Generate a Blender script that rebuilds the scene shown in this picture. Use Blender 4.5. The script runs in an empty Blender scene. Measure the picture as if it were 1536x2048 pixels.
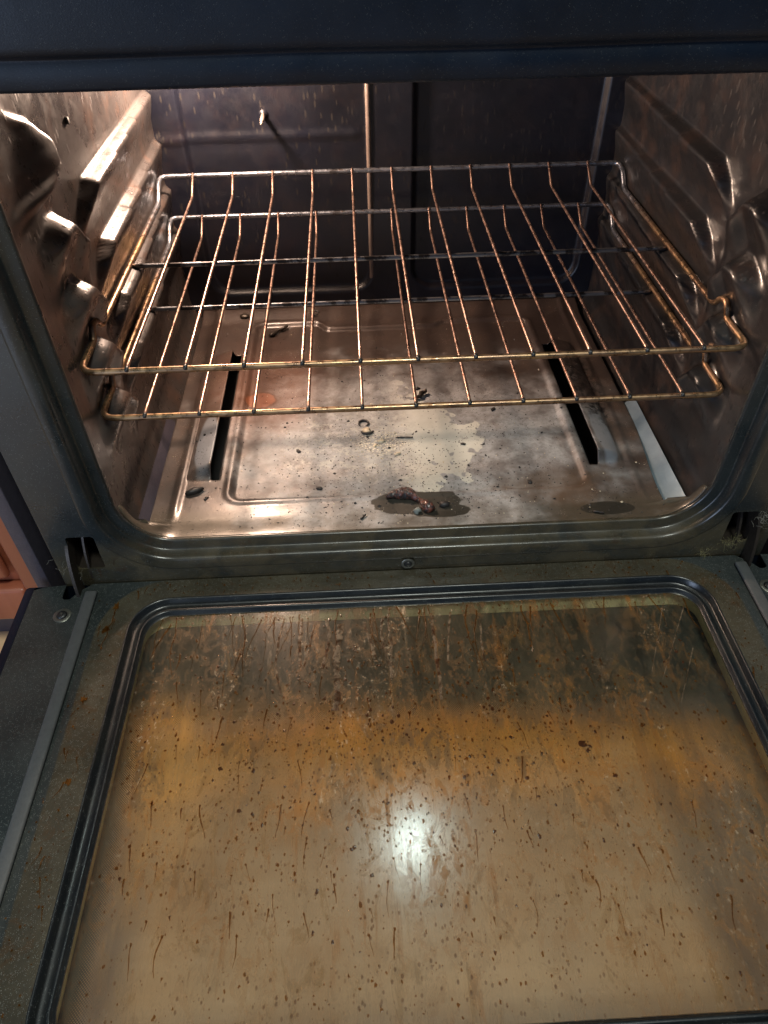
import bpy, bmesh, math, random
from mathutils import Vector, Matrix, noise as mnoise
S = bpy.context.scene
C = S.collection
random.seed(7)
PI = math.pi

# ------------------------------------------------------------------ camera
def set_camera():
    cam = bpy.data.cameras.new('camera'); o = bpy.data.objects.new('camera', cam); C.objects.link(o)
    yaw, pitch, roll = 0.0347, 0.7665, -0.0189
    cy, sy, cp, sp = math.cos(yaw), math.sin(yaw), math.cos(pitch), math.sin(pitch)
    f = Vector((sy*cp, cy*cp, -sp)); r = Vector((cy, -sy, 0)); u = r.cross(f)
    r2 = math.cos(roll)*r + math.sin(roll)*u; u2 = -math.sin(roll)*r + math.cos(roll)*u
    m = Matrix((r2, u2, -f)).transposed().to_4x4(); m.translation = Vector((-0.0533, -0.5646, 0.3518))
    o.matrix_world = m
    cam.sensor_fit = 'VERTICAL'; cam.sensor_height = 36; cam.sensor_width = 27
    cam.lens = 36*1434.5/2048; cam.clip_start = 0.01; cam.clip_end = 50
    S.camera = o
set_camera()
S.render.resolution_x = 768; S.render.resolution_y = 1024
S.view_settings.view_transform = 'Standard'; S.view_settings.look = 'None'
S.view_settings.exposure = 0; S.view_settings.gamma = 1

# ------------------------------------------------------------------ world and lamps
w = bpy.data.worlds.new('World'); S.world = w; w.use_nodes = True
bg = w.node_tree.nodes['Background']; bg.inputs[0].default_value = (0.38, 0.62, 1.0, 1); bg.inputs[1].default_value = 0.095

def lamp(name, kind, loc, energy, color, size=0.1, target=None, shape='DISK', size_y=None):
    l = bpy.data.lights.new(name, kind); l.energy = energy; l.color = color
    if kind == 'AREA':
        l.shape = shape; l.size = size
        if size_y: l.size_y = size_y
    else: l.shadow_soft_size = size
    o = bpy.data.objects.new(name, l); C.objects.link(o); o.location = loc
    if target is not None:
        o.rotation_euler = (Vector(target)-Vector(loc)).to_track_quat('-Z', 'Y').to_euler()
    return o
lamp('oven_bulb_light', 'POINT', (-0.245, 0.390, 0.203), 14.5, (1.0, 0.71, 0.53), 0.018)
lamp('hood_light', 'AREA', (0.036, 0.27, 1.30), 2.4, (0.80, 1.0, 0.94), 0.10, (-0.029, -0.33, -0.24))
lamp('ceiling_light', 'AREA', (0.15, -1.0, 2.1), 37, (0.95, 1.0, 0.91), 0.5, (0, -0.2, -0.2))
lamp('kitchen_window_light', 'AREA', (-1.7, -2.0, 0.15), 26, (0.58, 0.72, 1.0), 0.8, (0.1, 0.0, -0.1), 'RECTANGLE', 1.1)

# ------------------------------------------------------------------ node helpers
class M:
    def __init__(s, name):
        s.m = bpy.data.materials.new(name); s.m.use_nodes = True
        s.t = s.m.node_tree; s.t.nodes.clear()
        s.out = s.t.nodes.new('ShaderNodeOutputMaterial')
        s.co = s.t.nodes.new('ShaderNodeTexCoord').outputs['Object']
    def n(s, typ, ins=None, **props):
        nd = s.t.nodes.new(typ)
        for k, v in props.items(): setattr(nd, k, v)
        for k, v in (ins or {}).items(): s.put(nd.inputs[k], v)
        return nd
    def put(s, sock, v):
        if isinstance(v, bpy.types.NodeSocket): s.t.links.new(v, sock)
        else:
            if sock.type == 'RGBA' and len(v) == 3: v = (*v, 1)
            sock.default_value = v
    def math(s, op, a, b=0.0, clamp=False):
        nd = s.n('ShaderNodeMath', {0: a, 1: b}, operation=op, use_clamp=clamp); return nd.outputs[0]
    def vec(s, scale=(1, 1, 1), loc=(0, 0, 0), src=None, rot=(0, 0, 0)):
        return s.n('ShaderNodeMapping', {'Vector': src or s.co, 'Scale': scale, 'Location': loc, 'Rotation': rot}).outputs[0]
    def noise(s, scale, detail=4, rough=.55, v=None, dist=0):
        return s.n('ShaderNodeTexNoise', {'Vector': v or s.co, 'Scale': scale, 'Detail': detail, 'Roughness': rough, 'Distortion': dist}).outputs['Fac']
    def vor(s, scale, v=None, feat='F1', rnd=1.0):
        return s.n('ShaderNodeTexVoronoi', {'Vector': v or s.co, 'Scale': scale, 'Randomness': rnd}, feature=feat).outputs
    def rng(s, x, a, b, c=0.0, d=1.0, smooth=True):
        nd = s.n('ShaderNodeMapRange', {0: x, 1: a, 2: b, 3: c, 4: d}, interpolation_type='SMOOTHSTEP' if smooth else 'LINEAR'); return nd.outputs[0]
    def mix(s, f, a, b):
        nd = s.n('ShaderNodeMix', data_type='RGBA'); s.put(nd.inputs[0], f); s.put(nd.inputs[6], a); s.put(nd.inputs[7], b); return nd.outputs[2]
    def xyz(s, v=None):
        return s.n('ShaderNodeSeparateXYZ', {0: v or s.co}).outputs
    def ell(s, cx, cy, rx, ry, edge=.25, wob=.5, wscale=60, z=False):
        """soft edged, noise warped ellipse in the xy plane (xz with z=True): 1 inside, 0 outside"""
        o = s.xyz(); a = s.math('DIVIDE', s.math('SUBTRACT', o[0], cx), rx); b = s.math('DIVIDE', s.math('SUBTRACT', o[2 if z else 1], cy), ry)
        d = s.math('SQRT', s.math('ADD', s.math('MULTIPLY', a, a), s.math('MULTIPLY', b, b)))
        d = s.math('ADD', d, s.math('MULTIPLY', s.math('SUBTRACT', s.noise(wscale, 3), .5), wob*2))
        return s.rng(d, 1+edge, 1-edge)
    def bump(s, h, strength=.3, dist=.001, normal=None):
        ins = {'Height': h, 'Strength': strength, 'Distance': dist}
        if normal is not None: ins['Normal'] = normal
        return s.n('ShaderNodeBump', ins).outputs[0]
    def bsdf(s, **k):
        ins = {kk.replace('_', ' '): v for kk, v in k.items()}
        return s.n('ShaderNodeBsdfPrincipled', ins)
    def done(s, shader):
        s.t.links.new(shader if isinstance(shader, bpy.types.NodeSocket) else shader.outputs[0], s.out.inputs[0]); return s.m

def simple(name, col, rough=.5, metal=0, bumpy=0, scale=200, coat=0, spec=.5):
    m = M(name); c = m.mix(m.noise(scale*.3, 4), [x*.75 for x in col], [min(1, x*1.25) for x in col])
    k = dict(Base_Color=c, Roughness=rough, Metallic=metal, Coat_Weight=coat, Specular_IOR_Level=spec)
    if bumpy: k['Normal'] = m.bump(m.noise(scale, 4), bumpy, .0006)
    return m.done(m.bsdf(**k))

def enamel_outside(name, base=(.016, .022, .027), tint=(.07, .08, .07), streak=.35, grease=0.0, rough=(.24, .42), coat=.25):
    """black porcelain enamel of the frame: fine pale specks, dusty film"""
    m = M(name)
    v = m.vor(900)
    sp = m.math('MULTIPLY', m.rng(v['Distance'], .28, .10), m.rng(m.noise(380, 2), .48, .62))
    film = m.rng(m.noise(14, 5, .6), .35, .7)
    c = m.mix(m.math('MULTIPLY', film, streak), base, tint)
    if grease:
        o = m.xyz(); low = m.rng(m.math('ADD', o[2], m.math('MULTIPLY', m.noise(20, 3), .03)), -.15, -.185)
        c = m.mix(m.math('MULTIPLY', low, m.rng(m.noise(35, 5, .7), .25, .6, .3, .85)), c, (.040, .034, .020))
        g = m.rng(m.noise(22, 5, .65, dist=.6), .42, .62)
        c = m.mix(m.math('MULTIPLY', m.math('MULTIPLY', g, low), grease), c, (.085, .066, .035))
        g2 = m.rng(m.noise(48, 5, .7, dist=1.2), .58, .66)
        c = m.mix(m.math('MULTIPLY', m.math('MULTIPLY', g2, low), .7), c, (.035, .022, .012))
    c = m.mix(m.math('MULTIPLY', sp, .55 if coat else .15), c, (.30, .33, .32))
    r = m.rng(m.noise(30, 4), .3, .7, *rough)
    b = m.bump(m.noise(900, 3), .18, .0004)
    return m.done(m.bsdf(Base_Color=c, Roughness=r, Normal=b, Specular_IOR_Level=.5 if coat else .3, Coat_Weight=coat, Coat_Roughness=.15))

def enamel_inside(name, base, soot, rough=(.25, .42), drops=.85, stretch=(1, 1, .35), brown=.5, metal=.35, coat=.35):
    """oven liner enamel, baked brown with burnt-on speckles and vertical runs"""
    m = M(name)
    c = m.mix(m.rng(m.noise(9, 5, .6), .3, .7), base, [x*.6 for x in base])
    c = m.mix(m.math('MULTIPLY', m.rng(m.noise(25, 6, .7), .45, .7), brown), c, (.11, .058, .036))
    sv = m.vec(stretch)
    d = m.vor(150, sv)['Distance']
    k = m.math('MULTIPLY', m.rng(d, .26, .14), m.rng(m.noise(16, 3), .38, .52))
    k2 = m.math('MULTIPLY', m.rng(m.vor(62, sv)['Distance'], .15, .09), m.rng(m.noise(11, 3), .45, .6))
    k = m.math('MAXIMUM', k, k2)
    c = m.mix(m.math('MULTIPLY', k, drops), c, soot)
    wh = m.math('MULTIPLY', m.rng(m.vor(700)['Distance'], .2, .08), m.rng(m.noise(60, 3), .5, .66))
    c = m.mix(m.math('MULTIPLY', wh, .5 if metal or coat > .05 else 0), c, (.45, .42, .38))
    r = m.math('ADD', m.rng(m.noise(40, 5, .7), .3, .7, rough[0], rough[1]), m.math('MULTIPLY', k, .3))
    h = m.math('ADD', m.math('MULTIPLY', m.noise(500, 3), .25), m.math('MULTIPLY', k, .9 if coat > .05 else .15))
    return m.done(m.bsdf(Base_Color=c, Roughness=r, Metallic=metal, Normal=m.bump(h, .35, .0006), Coat_Weight=coat, Coat_Roughness=.16, Specular_IOR_Level=.5))

MAT = {}
MAT['frame'] = enamel_outside('black speckled enamel', (.008, .012, .014), (.020, .026, .026), .6, .5)
MAT['console'] = enamel_outside('dark console enamel', (.002, .005, .011), (.004, .010, .022), .6, 0, (.38, .5), 0)
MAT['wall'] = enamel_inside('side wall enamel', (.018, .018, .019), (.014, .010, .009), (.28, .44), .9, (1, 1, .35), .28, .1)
MAT['back'] = enamel_inside('back wall enamel', (.005, .006, .012), (.006, .004, .004), (.34, .48), .9, (1, 1, .3), .05, 0, .04)  # bluish base carries the kitchen's blue reflection
MAT['roof'] = simple('roof enamel', (.045, .04, .038), .5)
MAT['wall_lit'] = enamel_inside('lit left wall enamel', (.058, .050, .047), (.020, .012, .010), (.24, .42), .9, (1, 1, .35), .5, .2)  # paler copy for the left wall, bulb light put into its colour
MAT['dark'] = simple('black void paint', (.008, .008, .008), .7)
MAT['shell'] = simple('range side panel', (.05, .045, .06), .45, 0, .5, 500)
MAT['bezel'] = enamel_outside('dark window bead enamel', (.005, .007, .009), (.016, .017, .014), .7, 0, (.30, .46), .15)
MAT['rib'] = simple('lit rib enamel', (.17, .13, .11), .4, 0, .3, 300)  # paler than the back wall: the rib's lit face put into its colour
MAT['gasket'] = simple('grey seal', (.075, .078, .078), .6, 0, .3, 700)
MAT['screw'] = simple('dull screw steel', (.20, .20, .17), .38, .8, .2, 900)
MAT['screwhead'] = simple('dark screw steel', (.05, .05, .05), .4, .7, .2, 900)
MAT['hinge'] = simple('hinge steel', (.05, .04, .032), .42, .6, .3, 400)
MAT['spacer'] = simple('pale yellow window spacer', (.80, .78, .46), .5, 0, .2, 200)
MAT['probe'] = simple('sensor steel', (.62, .52, .44), .35, .6)
MAT['strip'] = simple('bluish glint tone', (.24, .31, .36), .3, .4, .2, 200)  # pale blue stands in for a glint on the liner curve
MAT['char'] = None

def floor_pan_mat():
    m = M('floor pan enamel with burnt deposits')
    base = m.mix(m.rng(m.noise(9, 5, .6), .3, .7), (.085, .066, .056), (.058, .045, .039))
    c = m.mix(m.math('MULTIPLY', m.rng(m.noise(30, 6, .7), .45, .72), .5), base, (.15, .09, .06))
    # brown-olive greasy front strip
    o = m.xyz()
    fr = m.rng(m.math('ADD', o[1], m.math('MULTIPLY', m.noise(18, 4), .02)), .048, .012)
    c = m.mix(m.math('MULTIPLY', fr, .75), c, (.085, .072, .050))
    # grey ash film over the middle
    n1 = m.noise(26, 6, .62, dist=.5)
    ash = m.math('MULTIPLY', m.ell(.02, .14, .21, .16, .45, .9, 22), m.math('MULTIPLY', m.rng(n1, .30, .62, .45, 1), m.rng(m.noise(140, 6, .78), .30, .62, .55, 1)))
    c = m.mix(m.math('MULTIPLY', ash, .85), c, (.44, .455, .46))
    # the lobed pale crust
    cr = m.ell(.006, .140, .068, .105, .03, 1.5, 21)
    cr = m.math('MULTIPLY', cr, m.rng(m.noise(90, 5, .7), .30, .42))
    c = m.mix(m.math('MULTIPLY', cr, m.rng(m.math('ADD', o[0], m.math('MULTIPLY', m.noise(60, 3), .03)), -.01, .045, .10, .8)), c, (.60, .60, .53))
    cr3 = m.math('MULTIPLY', m.ell(-.04, .13, .10, .07, .3, .9, 40), m.rng(m.noise(120, 6, .75), .5, .58))
    c = m.mix(m.math('MULTIPLY', cr3, .6), c, (.50, .50, .45))
    crumb = m.math('MULTIPLY', m.ell(-.030, .138, .030, .022, .3, .5, 80), m.rng(m.vor(330)['Distance'], .42, .3))
    c = m.mix(crumb, c, (.66, .62, .50))
    # rust disc
    ru = m.ell(-.188, .238, .020, .018, .12, .12, 90)
    c = m.mix(m.math('MULTIPLY', ru, .75), c, (.34, .11, .045))
    rr = m.math('SUBTRACT', m.ell(-.188, .238, .022, .020, .1, .12, 90), m.ell(-.188, .238, .0195, .0175, .1, .12, 90), True)
    c = m.mix(rr, c, (.05, .03, .02))
    rw = m.ell(-.185, .27, .07, .10, .5, .6, 30)
    c = m.mix(m.math('MULTIPLY', rw, .35), c, (.28, .12, .07))
    # clean dark patches round the charred lump and by the right corner
    p1 = m.ell(.004, .022, .050, .021, .03, .25, 60); p2 = m.ell(.030, .006, .034, .012, .04, .2, 60)
    p3 = m.ell(.214, -.002, .030, .012, .04, .12, 60)
    p = m.math('MAXIMUM', p1, m.math('MAXIMUM', p2, p3))
    c = m.mix(p, c, (.036, .033, .026))
    bs = m.math('MULTIPLY', m.ell(.165, .045, .06, .03, .5, .8, 40), .6)
    c = m.mix(bs, c, (.13, .075, .04))
    rear = m.rng(m.math('ADD', o[1], m.math('MULTIPLY', m.noise(9, 4), .16)), .28, .50)  # bulb falloff painted in: darker brown toward the rear
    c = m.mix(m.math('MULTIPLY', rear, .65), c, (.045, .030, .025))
    hd = m.math('MAXIMUM', m.ell(-.243, .13, .0125, .055, .12, .2, 40), m.ell(.240, .12, .0125, .050, .12, .2, 40))  # bluish sheen of the slot hoods painted as a paler colour
    c = m.mix(m.math('MULTIPLY', hd, .7), c, (.27, .29, .32))
    # burnt soot on the right slot's hood
    st = m.math('MULTIPLY', m.ell(.245, .24, .022, .09, .3, .7, 60), m.rng(m.noise(110, 5, .7), .42, .56))
    c = m.mix(st, c, (.012, .010, .010))
    # fine specks
    k = m.math('MULTIPLY', m.rng(m.vor(260)['Distance'], .22, .12), m.rng(m.noise(14, 3), .42, .6))
    c = m.mix(m.math('MULTIPLY', k, .85), c, (.02, .016, .014))
    wh = m.math('MULTIPLY', m.rng(m.vor(420)['Distance'], .22, .10), m.rng(m.noise(30, 3), .5, .64))
    c = m.mix(m.math('MULTIPLY', wh, .6), c, (.55, .52, .45))
    r = m.math('ADD', m.rng(m.noise(50, 5, .7), .3, .7, .30, .46), m.math('MULTIPLY', m.math('MAXIMUM', ash, cr), .30))
    h = m.math('ADD', m.math('MULTIPLY', m.noise(420, 4), .35), m.math('ADD', m.math('MULTIPLY', cr, .8), m.math('MULTIPLY', k, .8)))
    return m.done(m.bsdf(Base_Color=c, Roughness=r, Metallic=.25, Normal=m.bump(h, .4, .0006), Coat_Weight=.35, Coat_Roughness=.18))
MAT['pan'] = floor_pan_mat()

def rack_metal(name, a, b, rust, steel=None):
    m = M(name)
    c = m.mix(m.rng(m.noise(22, 4, .6), .35, .65), a, b)
    if steel: c = m.mix(m.rng(m.math('ADD', m.xyz()[1], m.math('MULTIPLY', m.noise(20, 3), .1)), .30, .46), c, steel)
    c = m.mix(m.rng(m.noise(110, 5, .7), .55, .68), c, rust)
    c = m.mix(m.math('MULTIPLY', m.rng(m.noise(40, 6, .75), .54, .64), .6), c, (.07, .05, .035))
    r = m.rng(m.noise(140, 4), .3, .7, .24, .5)
    return m.done(m.bsdf(Base_Color=c, Metallic=.9, Roughness=r, Normal=m.bump(m.noise(500, 3), .10, .0004)))
MAT['rail'] = rack_metal('heat-tinted rack rail', (.43, .28, .15), (.30, .185, .12), (.16, .08, .04), (.28, .30, .34))
MAT['rod'] = rack_metal('coppery rack rod', (.46, .30, .23), (.33, .22, .18), (.18, .08, .05))

def cross_mat():
    m = M('sooty cross bar steel')
    c = m.mix(m.rng(m.noise(45, 5, .7), .47, .56), (.26, .27, .29), (.05, .045, .045))
    return m.done(m.bsdf(Base_Color=c, Metallic=.85, Roughness=.34, Normal=m.bump(m.noise(700, 3), .3, .0004)))
MAT['bar'] = cross_mat()

def door_panel_mat():
    """greasy olive-brown over the embossed field, bluish-black enamel outside it"""
    m = M('door liner enamel with grease film')
    v = m.vor(1100)
    sp = m.math('MULTIPLY', m.rng(v['Distance'], .30, .12), m.rng(m.noise(300, 2), .42, .56))
    clean = m.mix(m.rng(m.noise(14, 5, .6), .35, .7), (.020, .025, .024), (.036, .041, .038))
    film = m.mix(m.rng(m.noise(18, 5, .65), .35, .65), (.062, .053, .033), (.036, .031, .019))
    film = m.mix(m.math('MULTIPLY', m.rng(m.noise(40, 5, .7, dist=1.0), .54, .62), .6), film, (.05, .030, .012))
    film = m.mix(m.math('MULTIPLY', m.rng(m.vor(210, m.vec((1, .5, 1)))['Distance'], .18, .1), .8), film, (.035, .020, .008))
    o = m.xyz(); ax = m.math('ABSOLUTE', o[0])
    # rounded-rectangle field: half width .333, top edge y=-.048, corner radius .07
    qx = m.math('MAXIMUM', m.math('SUBTRACT', ax, .333-.07), 0); qy = m.math('MAXIMUM', m.math('SUBTRACT', o[1], -.046-.07), 0)
    d = m.math('SQRT', m.math('ADD', m.math('MULTIPLY', qx, qx), m.math('MULTIPLY', qy, qy)))
    f = m.rng(m.math('ADD', d, m.math('MULTIPLY', m.noise(60, 3), .002)), .0722, .0698)
    c = m.mix(f, clean, film)
    c = m.mix(m.math('MULTIPLY', sp, .6), c, (.36, .38, .35))
    r = m.rng(m.noise(26, 4), .3, .7, .26, .42)
    return m.done(m.bsdf(Base_Color=c, Roughness=r, Normal=m.bump(m.noise(800, 3), .15, .0004), Coat_Weight=.25, Coat_Roughness=.2))
MAT['door'] = door_panel_mat()

def inner_glass_mat():
    m = M('dirty inner window glass')
    o = m.xyz()
    tr = m.n('ShaderNodeBsdfTransparent', {'Color': (.97, .94, .88)})
    gl = m.n('ShaderNodeBsdfGlossy', {'Color': (1, 1, 1), 'Roughness': .17, 'Normal': m.bump(m.noise(160, 3, .5), .08, .0004)})
    fr = m.n('ShaderNodeFresnel', {'IOR': 1.5}).outputs[0]
    clear = m.n('ShaderNodeMixShader', {0: m.math('ADD', m.math('MULTIPLY', fr, 1.3), .01, True), 1: tr.outputs[0], 2: gl.outputs[0]})
    # streaky grease: noises stretched along the door (y)
    sv = m.vec((1, .22, 1)); sv2 = m.vec((1, .12, 1), (.3, 0, 0))
    n1 = m.noise(26, 6, .68, sv, .5); n2 = m.noise(80, 5, .7, sv2); n3 = m.noise(11, 5, .6, None, .3)
    top = m.rng(o[1], -.30, -.13)
    right = m.rng(o[0], .10, .24)
    col = m.mix(m.rng(n3, .35, .65), (.23, .112, .030), (.27, .175, .085))
    am = m.ell(.04, -.25, .26, .05, .8, .9, 26)
    col = m.mix(m.math('MULTIPLY', am, .92), col, (.42, .170, .014))
    am2 = m.ell(-.235, -.25, .035, .09, .8, .6, 30)  # warm reflection of the bulb painted as an amber patch
    col = m.mix(m.math('MULTIPLY', am2, .7), col, (.50, .25, .05))
    col = m.mix(m.math('MULTIPLY', m.rng(m.math('ADD', o[1], m.math('MULTIPLY', o[0], .12)), -.24, -.19), .9), col, (.066, .062, .038))
    # pale dried runs below the hinge edge
    pr = m.math('MULTIPLY', m.rng(m.noise(42, 4, .55, m.vec((1, .05, 1), (.11, 0, 0))), .56, .66), m.math('MULTIPLY', m.rng(o[1], -.24, -.17), m.rng(m.math('ABSOLUTE', m.math('ADD', o[0], .05)), .18, .06)))
    pr = m.math('MULTIPLY', pr, m.rng(m.noise(180, 4, .7), .35, .6))
    col = m.mix(pr, col, (.46, .33, .21))
    bl = m.math('MULTIPLY', m.rng(m.noise(38, 6, .72, m.vec((1, .5, 1)), .8), .54, .64), .7)
    col = m.mix(bl, col, (.15, .075, .015))
    up = m.rng(o[1], -.46, -.30, .6, 1)
    ru = m.math('MULTIPLY', m.math('MULTIPLY', m.rng(m.noise(75, 6, .75, m.vec((1, .55, 1), (.2, .1, 0)), 1.0), .50, .58), m.rng(m.noise(13, 4, .6, m.vec((1, .5, 1))), .38, .52)), up)
    col = m.mix(m.math('MULTIPLY', ru, .65), col, m.mix(m.rng(o[1], -.24, -.17), (.20, .080, .014), (.125, .062, .020)))
    vs_ = m.math('MULTIPLY', m.rng(m.noise(85, 4, .6, m.vec((1, .07, 1), (.7, .0, 0)), .25), .56, .64), m.rng(m.noise(20, 3, .5, m.vec((1, .7, 1), (.1, .4, 0))), .46, .58))
    col = m.mix(m.math('MULTIPLY', vs_, .7), col, (.19, .075, .012))
    spk = m.math('MULTIPLY', m.rng(m.vor(210, m.vec((1, .6, 1)))['Distance'], .27, .13), m.rng(m.noise(22, 4), .40, .54))
    col = m.mix(m.math('MULTIPLY', spk, .9), col, (.10, .040, .008))
    fac = m.math('ADD', m.math('ADD', m.rng(n1, .3, .75, .14, .42), m.math('ADD', m.math('MULTIPLY', ru, .35), m.math('MULTIPLY', vs_, .25))), m.math('MULTIPLY', m.rng(n2, .45, .7), .16))
    fac = m.math('ADD', fac, m.math('MULTIPLY', bl, .40))
    fac = m.math('ADD', fac, m.math('MULTIPLY', am, .24))
    fac = m.math('ADD', fac, m.math('MULTIPLY', am2, .14))
    fac = m.math('ADD', fac, m.math('MULTIPLY', pr, .5))
    fac = m.math('ADD', fac, m.math('MULTIPLY', spk, .5), True)
    fac = m.math('SUBTRACT', fac, m.math('MULTIPLY', m.math('MULTIPLY', right, top), .22), True)
    fine = m.noise(230, 6, .75, m.vec((1, .6, 1))); fine2 = m.noise(95, 6, .75, m.vec((1, .45, 1)), .7)
    grn = m.rng(o[1], -.44, -.22, .45, 1)
    dk = m.math('MULTIPLY', m.rng(fine2, .48, .57), m.math('MULTIPLY', grn, m.rng(m.noise(17, 3), .42, .58)))
    col = m.mix(m.math('MULTIPLY', dk, .75), col, (.085, .050, .020))
    pl = m.math('MULTIPLY', m.rng(fine, .56, .64), m.math('MULTIPLY', grn, m.rng(m.noise(23, 3, .5, m.vec((1, .3, 1), (.5, 0, 0))), .45, .6)))
    col = m.mix(m.math('MULTIPLY', pl, .7), col, (.48, .38, .26))
    fac = m.math('ADD', fac, m.math('MULTIPLY', dk, .30)); fac = m.math('ADD', fac, m.math('MULTIPLY', pl, .25), True)
    edge = m.rng(m.math('ADD', m.math('ABSOLUTE', m.math('ADD', o[0], -.002)), m.math('MULTIPLY', m.noise(30, 3), .012)), .292, .262, .30, 1)
    fac = m.math('MULTIPLY', fac, edge)
    gr = m.bsdf(Base_Color=col, Roughness=.48, Specular_IOR_Level=.35, Normal=m.bump(m.math('ADD', n2, spk), .15, .0005))
    return m.done(m.n('ShaderNodeMixShader', {0: fac, 1: clear.outputs[0], 2: gr.outputs[0]}))
MAT['glass_in'] = inner_glass_mat()

def outer_glass_mat():
    """outer pane: black frit border fading through a dot screen to a clear window"""
    m = M('outer window glass with dotted frit')
    o = m.xyz()
    tr = m.n('ShaderNodeBsdfTransparent', {'Color': (.97, .94, .88)})
    fr = m.n('ShaderNodeFresnel', {'IOR': 1.5}).outputs[0]
    gl = m.n('ShaderNodeBsdfGlossy', {'Roughness': .45})
    clear = m.n('ShaderNodeMixShader', {0: fr, 1: tr.outputs[0], 2: gl.outputs[0]})
    black = m.bsdf(Base_Color=(.035, .038, .032), Roughness=.25)
    dx = m.rng(m.math('ABSOLUTE', m.math('ADD', o[0], .004)), .284, .246, 0, 1, False)
    dy = m.rng(o[1], -.190, -.220, 0, 1, False)
    g = m.math('MINIMUM', dx, dy)
    d = m.vor(650, m.vec((1, 1, 0), rot=(0, 0, .785)), rnd=0.0)['Distance']
    win = m.rng(m.math('SUBTRACT', m.math('MULTIPLY', g, 1.3), d), -.12, .12)
    return m.done(m.n('ShaderNodeMixShader', {0: win, 1: black.outputs[0], 2: clear.outputs[0]}))
MAT['glass_out'] = outer_glass_mat()

def grease_mat(name, col, alpha):
    m = M(name)
    tr = m.n('ShaderNodeBsdfTransparent', {'Color': (.55, .32, .10)})
    d = m.bsdf(Base_Color=m.mix(m.noise(70, 3), col, [x*.55 for x in col]), Roughness=.25, Coat_Weight=.3)
    return m.done(m.n('ShaderNodeMixShader', {0: m.rng(m.noise(150, 3), .3, .7, alpha-.25, alpha+.2), 1: tr.outputs[0], 2: d.outputs[0]}))
MAT['grease'] = grease_mat('baked grease', (.20, .080, .014), .38)
MAT['burnt'] = grease_mat('burnt grease', (.07, .025, .008), .8)
MAT['dried'] = grease_mat('dried pale runs', (.40, .30, .20), .32)

def wood(name, a, b, rough=.35, axis=(1, 1, 1), coat=.3):
    m = M(name)
    n = m.noise(14, 6, .6, m.vec(axis), .6)
    c = m.mix(m.rng(n, .3, .7), a, b)
    return m.done(m.bsdf(Base_Color=c, Roughness=rough, Coat_Weight=coat, Coat_Roughness=.2, Normal=m.bump(n, .1, .001)))
MAT['cabinet'] = wood('reddish cabinet wood', (.36, .11, .055), (.27, .075, .038), .4, (1, 1, .12))
MAT['floor'] = wood('light wood flooring', (.80, .54, .31), (.70, .45, .24), .45, (.12, 2.2, 1))

def char_mat():
    m = M('charred food')
    n = m.noise(260, 5, .7)
    c = m.mix(m.rng(n, .44, .62), (.012, .010, .010), (.15, .040, .022))
    c = m.mix(m.rng(m.noise(420, 4), .62, .7), c, (.30, .26, .24))
    return m.done(m.bsdf(Base_Color=c, Roughness=.35, Normal=m.bump(n, 1.0, .002), Coat_Weight=.4))
MAT['char'] = char_mat()
MAT['soot'] = simple('black burnt crumb', (.022, .019, .018), .5, 0, .8, 400)
MAT['tan'] = simple('pale food crumb', (.55, .47, .34), .6, 0, .6, 400)
MAT['grey'] = simple('grey crumb', (.16, .18, .17), .45, 0, .6, 400)
MAT['lint'] = simple('grey lint', (.34, .32, .26), .8)
MAT['straw'] = simple('yellowed fluff', (.26, .23, .10), .8)

# ------------------------------------------------------------------ mesh helpers
def link(name, me, mat=None, parent=None, smooth=True):
    if mat is not None: me.materials.append(mat)
    if smooth: me.polygons.foreach_set('use_smooth', [True]*len(me.polygons))
    o = bpy.data.objects.new(name, me); C.objects.link(o)
    if parent is not None: o.parent = parent
    return o
def mesh(name, v, f, mat=None, parent=None, smooth=True):
    me = bpy.data.meshes.new(name); me.from_pydata(v, [], f); me.update()
    return link(name, me, mat, parent, smooth)
def sharp(o, ang=35):
    bm = bmesh.new(); bm.from_mesh(o.data)
    bmesh.ops.recalc_face_normals(bm, faces=bm.faces)
    for e in bm.edges:
        if len(e.link_faces) == 2 and e.calc_face_angle(0) > math.radians(ang): e.smooth = False
    bm.to_mesh(o.data); bm.free(); return o
def empty(name, loc=(0, 0, 0)):
    o = bpy.data.objects.new(name, None); C.objects.link(o); o.location = loc; return o
def tag(o, label=None, cat=None, group=None, kind=None):
    for k, v in (('label', label), ('category', cat), ('group', group), ('kind', kind)):
        if v: o[k] = v
    return o
def box(name, x0, x1, y0, y1, z0, z1, mat, parent=None, bev=.001):
    bm = bmesh.new(); bmesh.ops.create_cube(bm, size=1)
    for v in bm.verts: v.co = Vector(((x0+x1)/2+v.co.x*(x1-x0), (y0+y1)/2+v.co.y*(y1-y0), (z0+z1)/2+v.co.z*(z1-z0)))
    if bev: bmesh.ops.bevel(bm, geom=bm.edges[:], offset=bev, segments=2, affect='EDGES', profile=.5)
    me = bpy.data.meshes.new(name); bm.to_mesh(me); bm.free()
    return sharp(link(name, me, mat, parent), 50)
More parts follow.
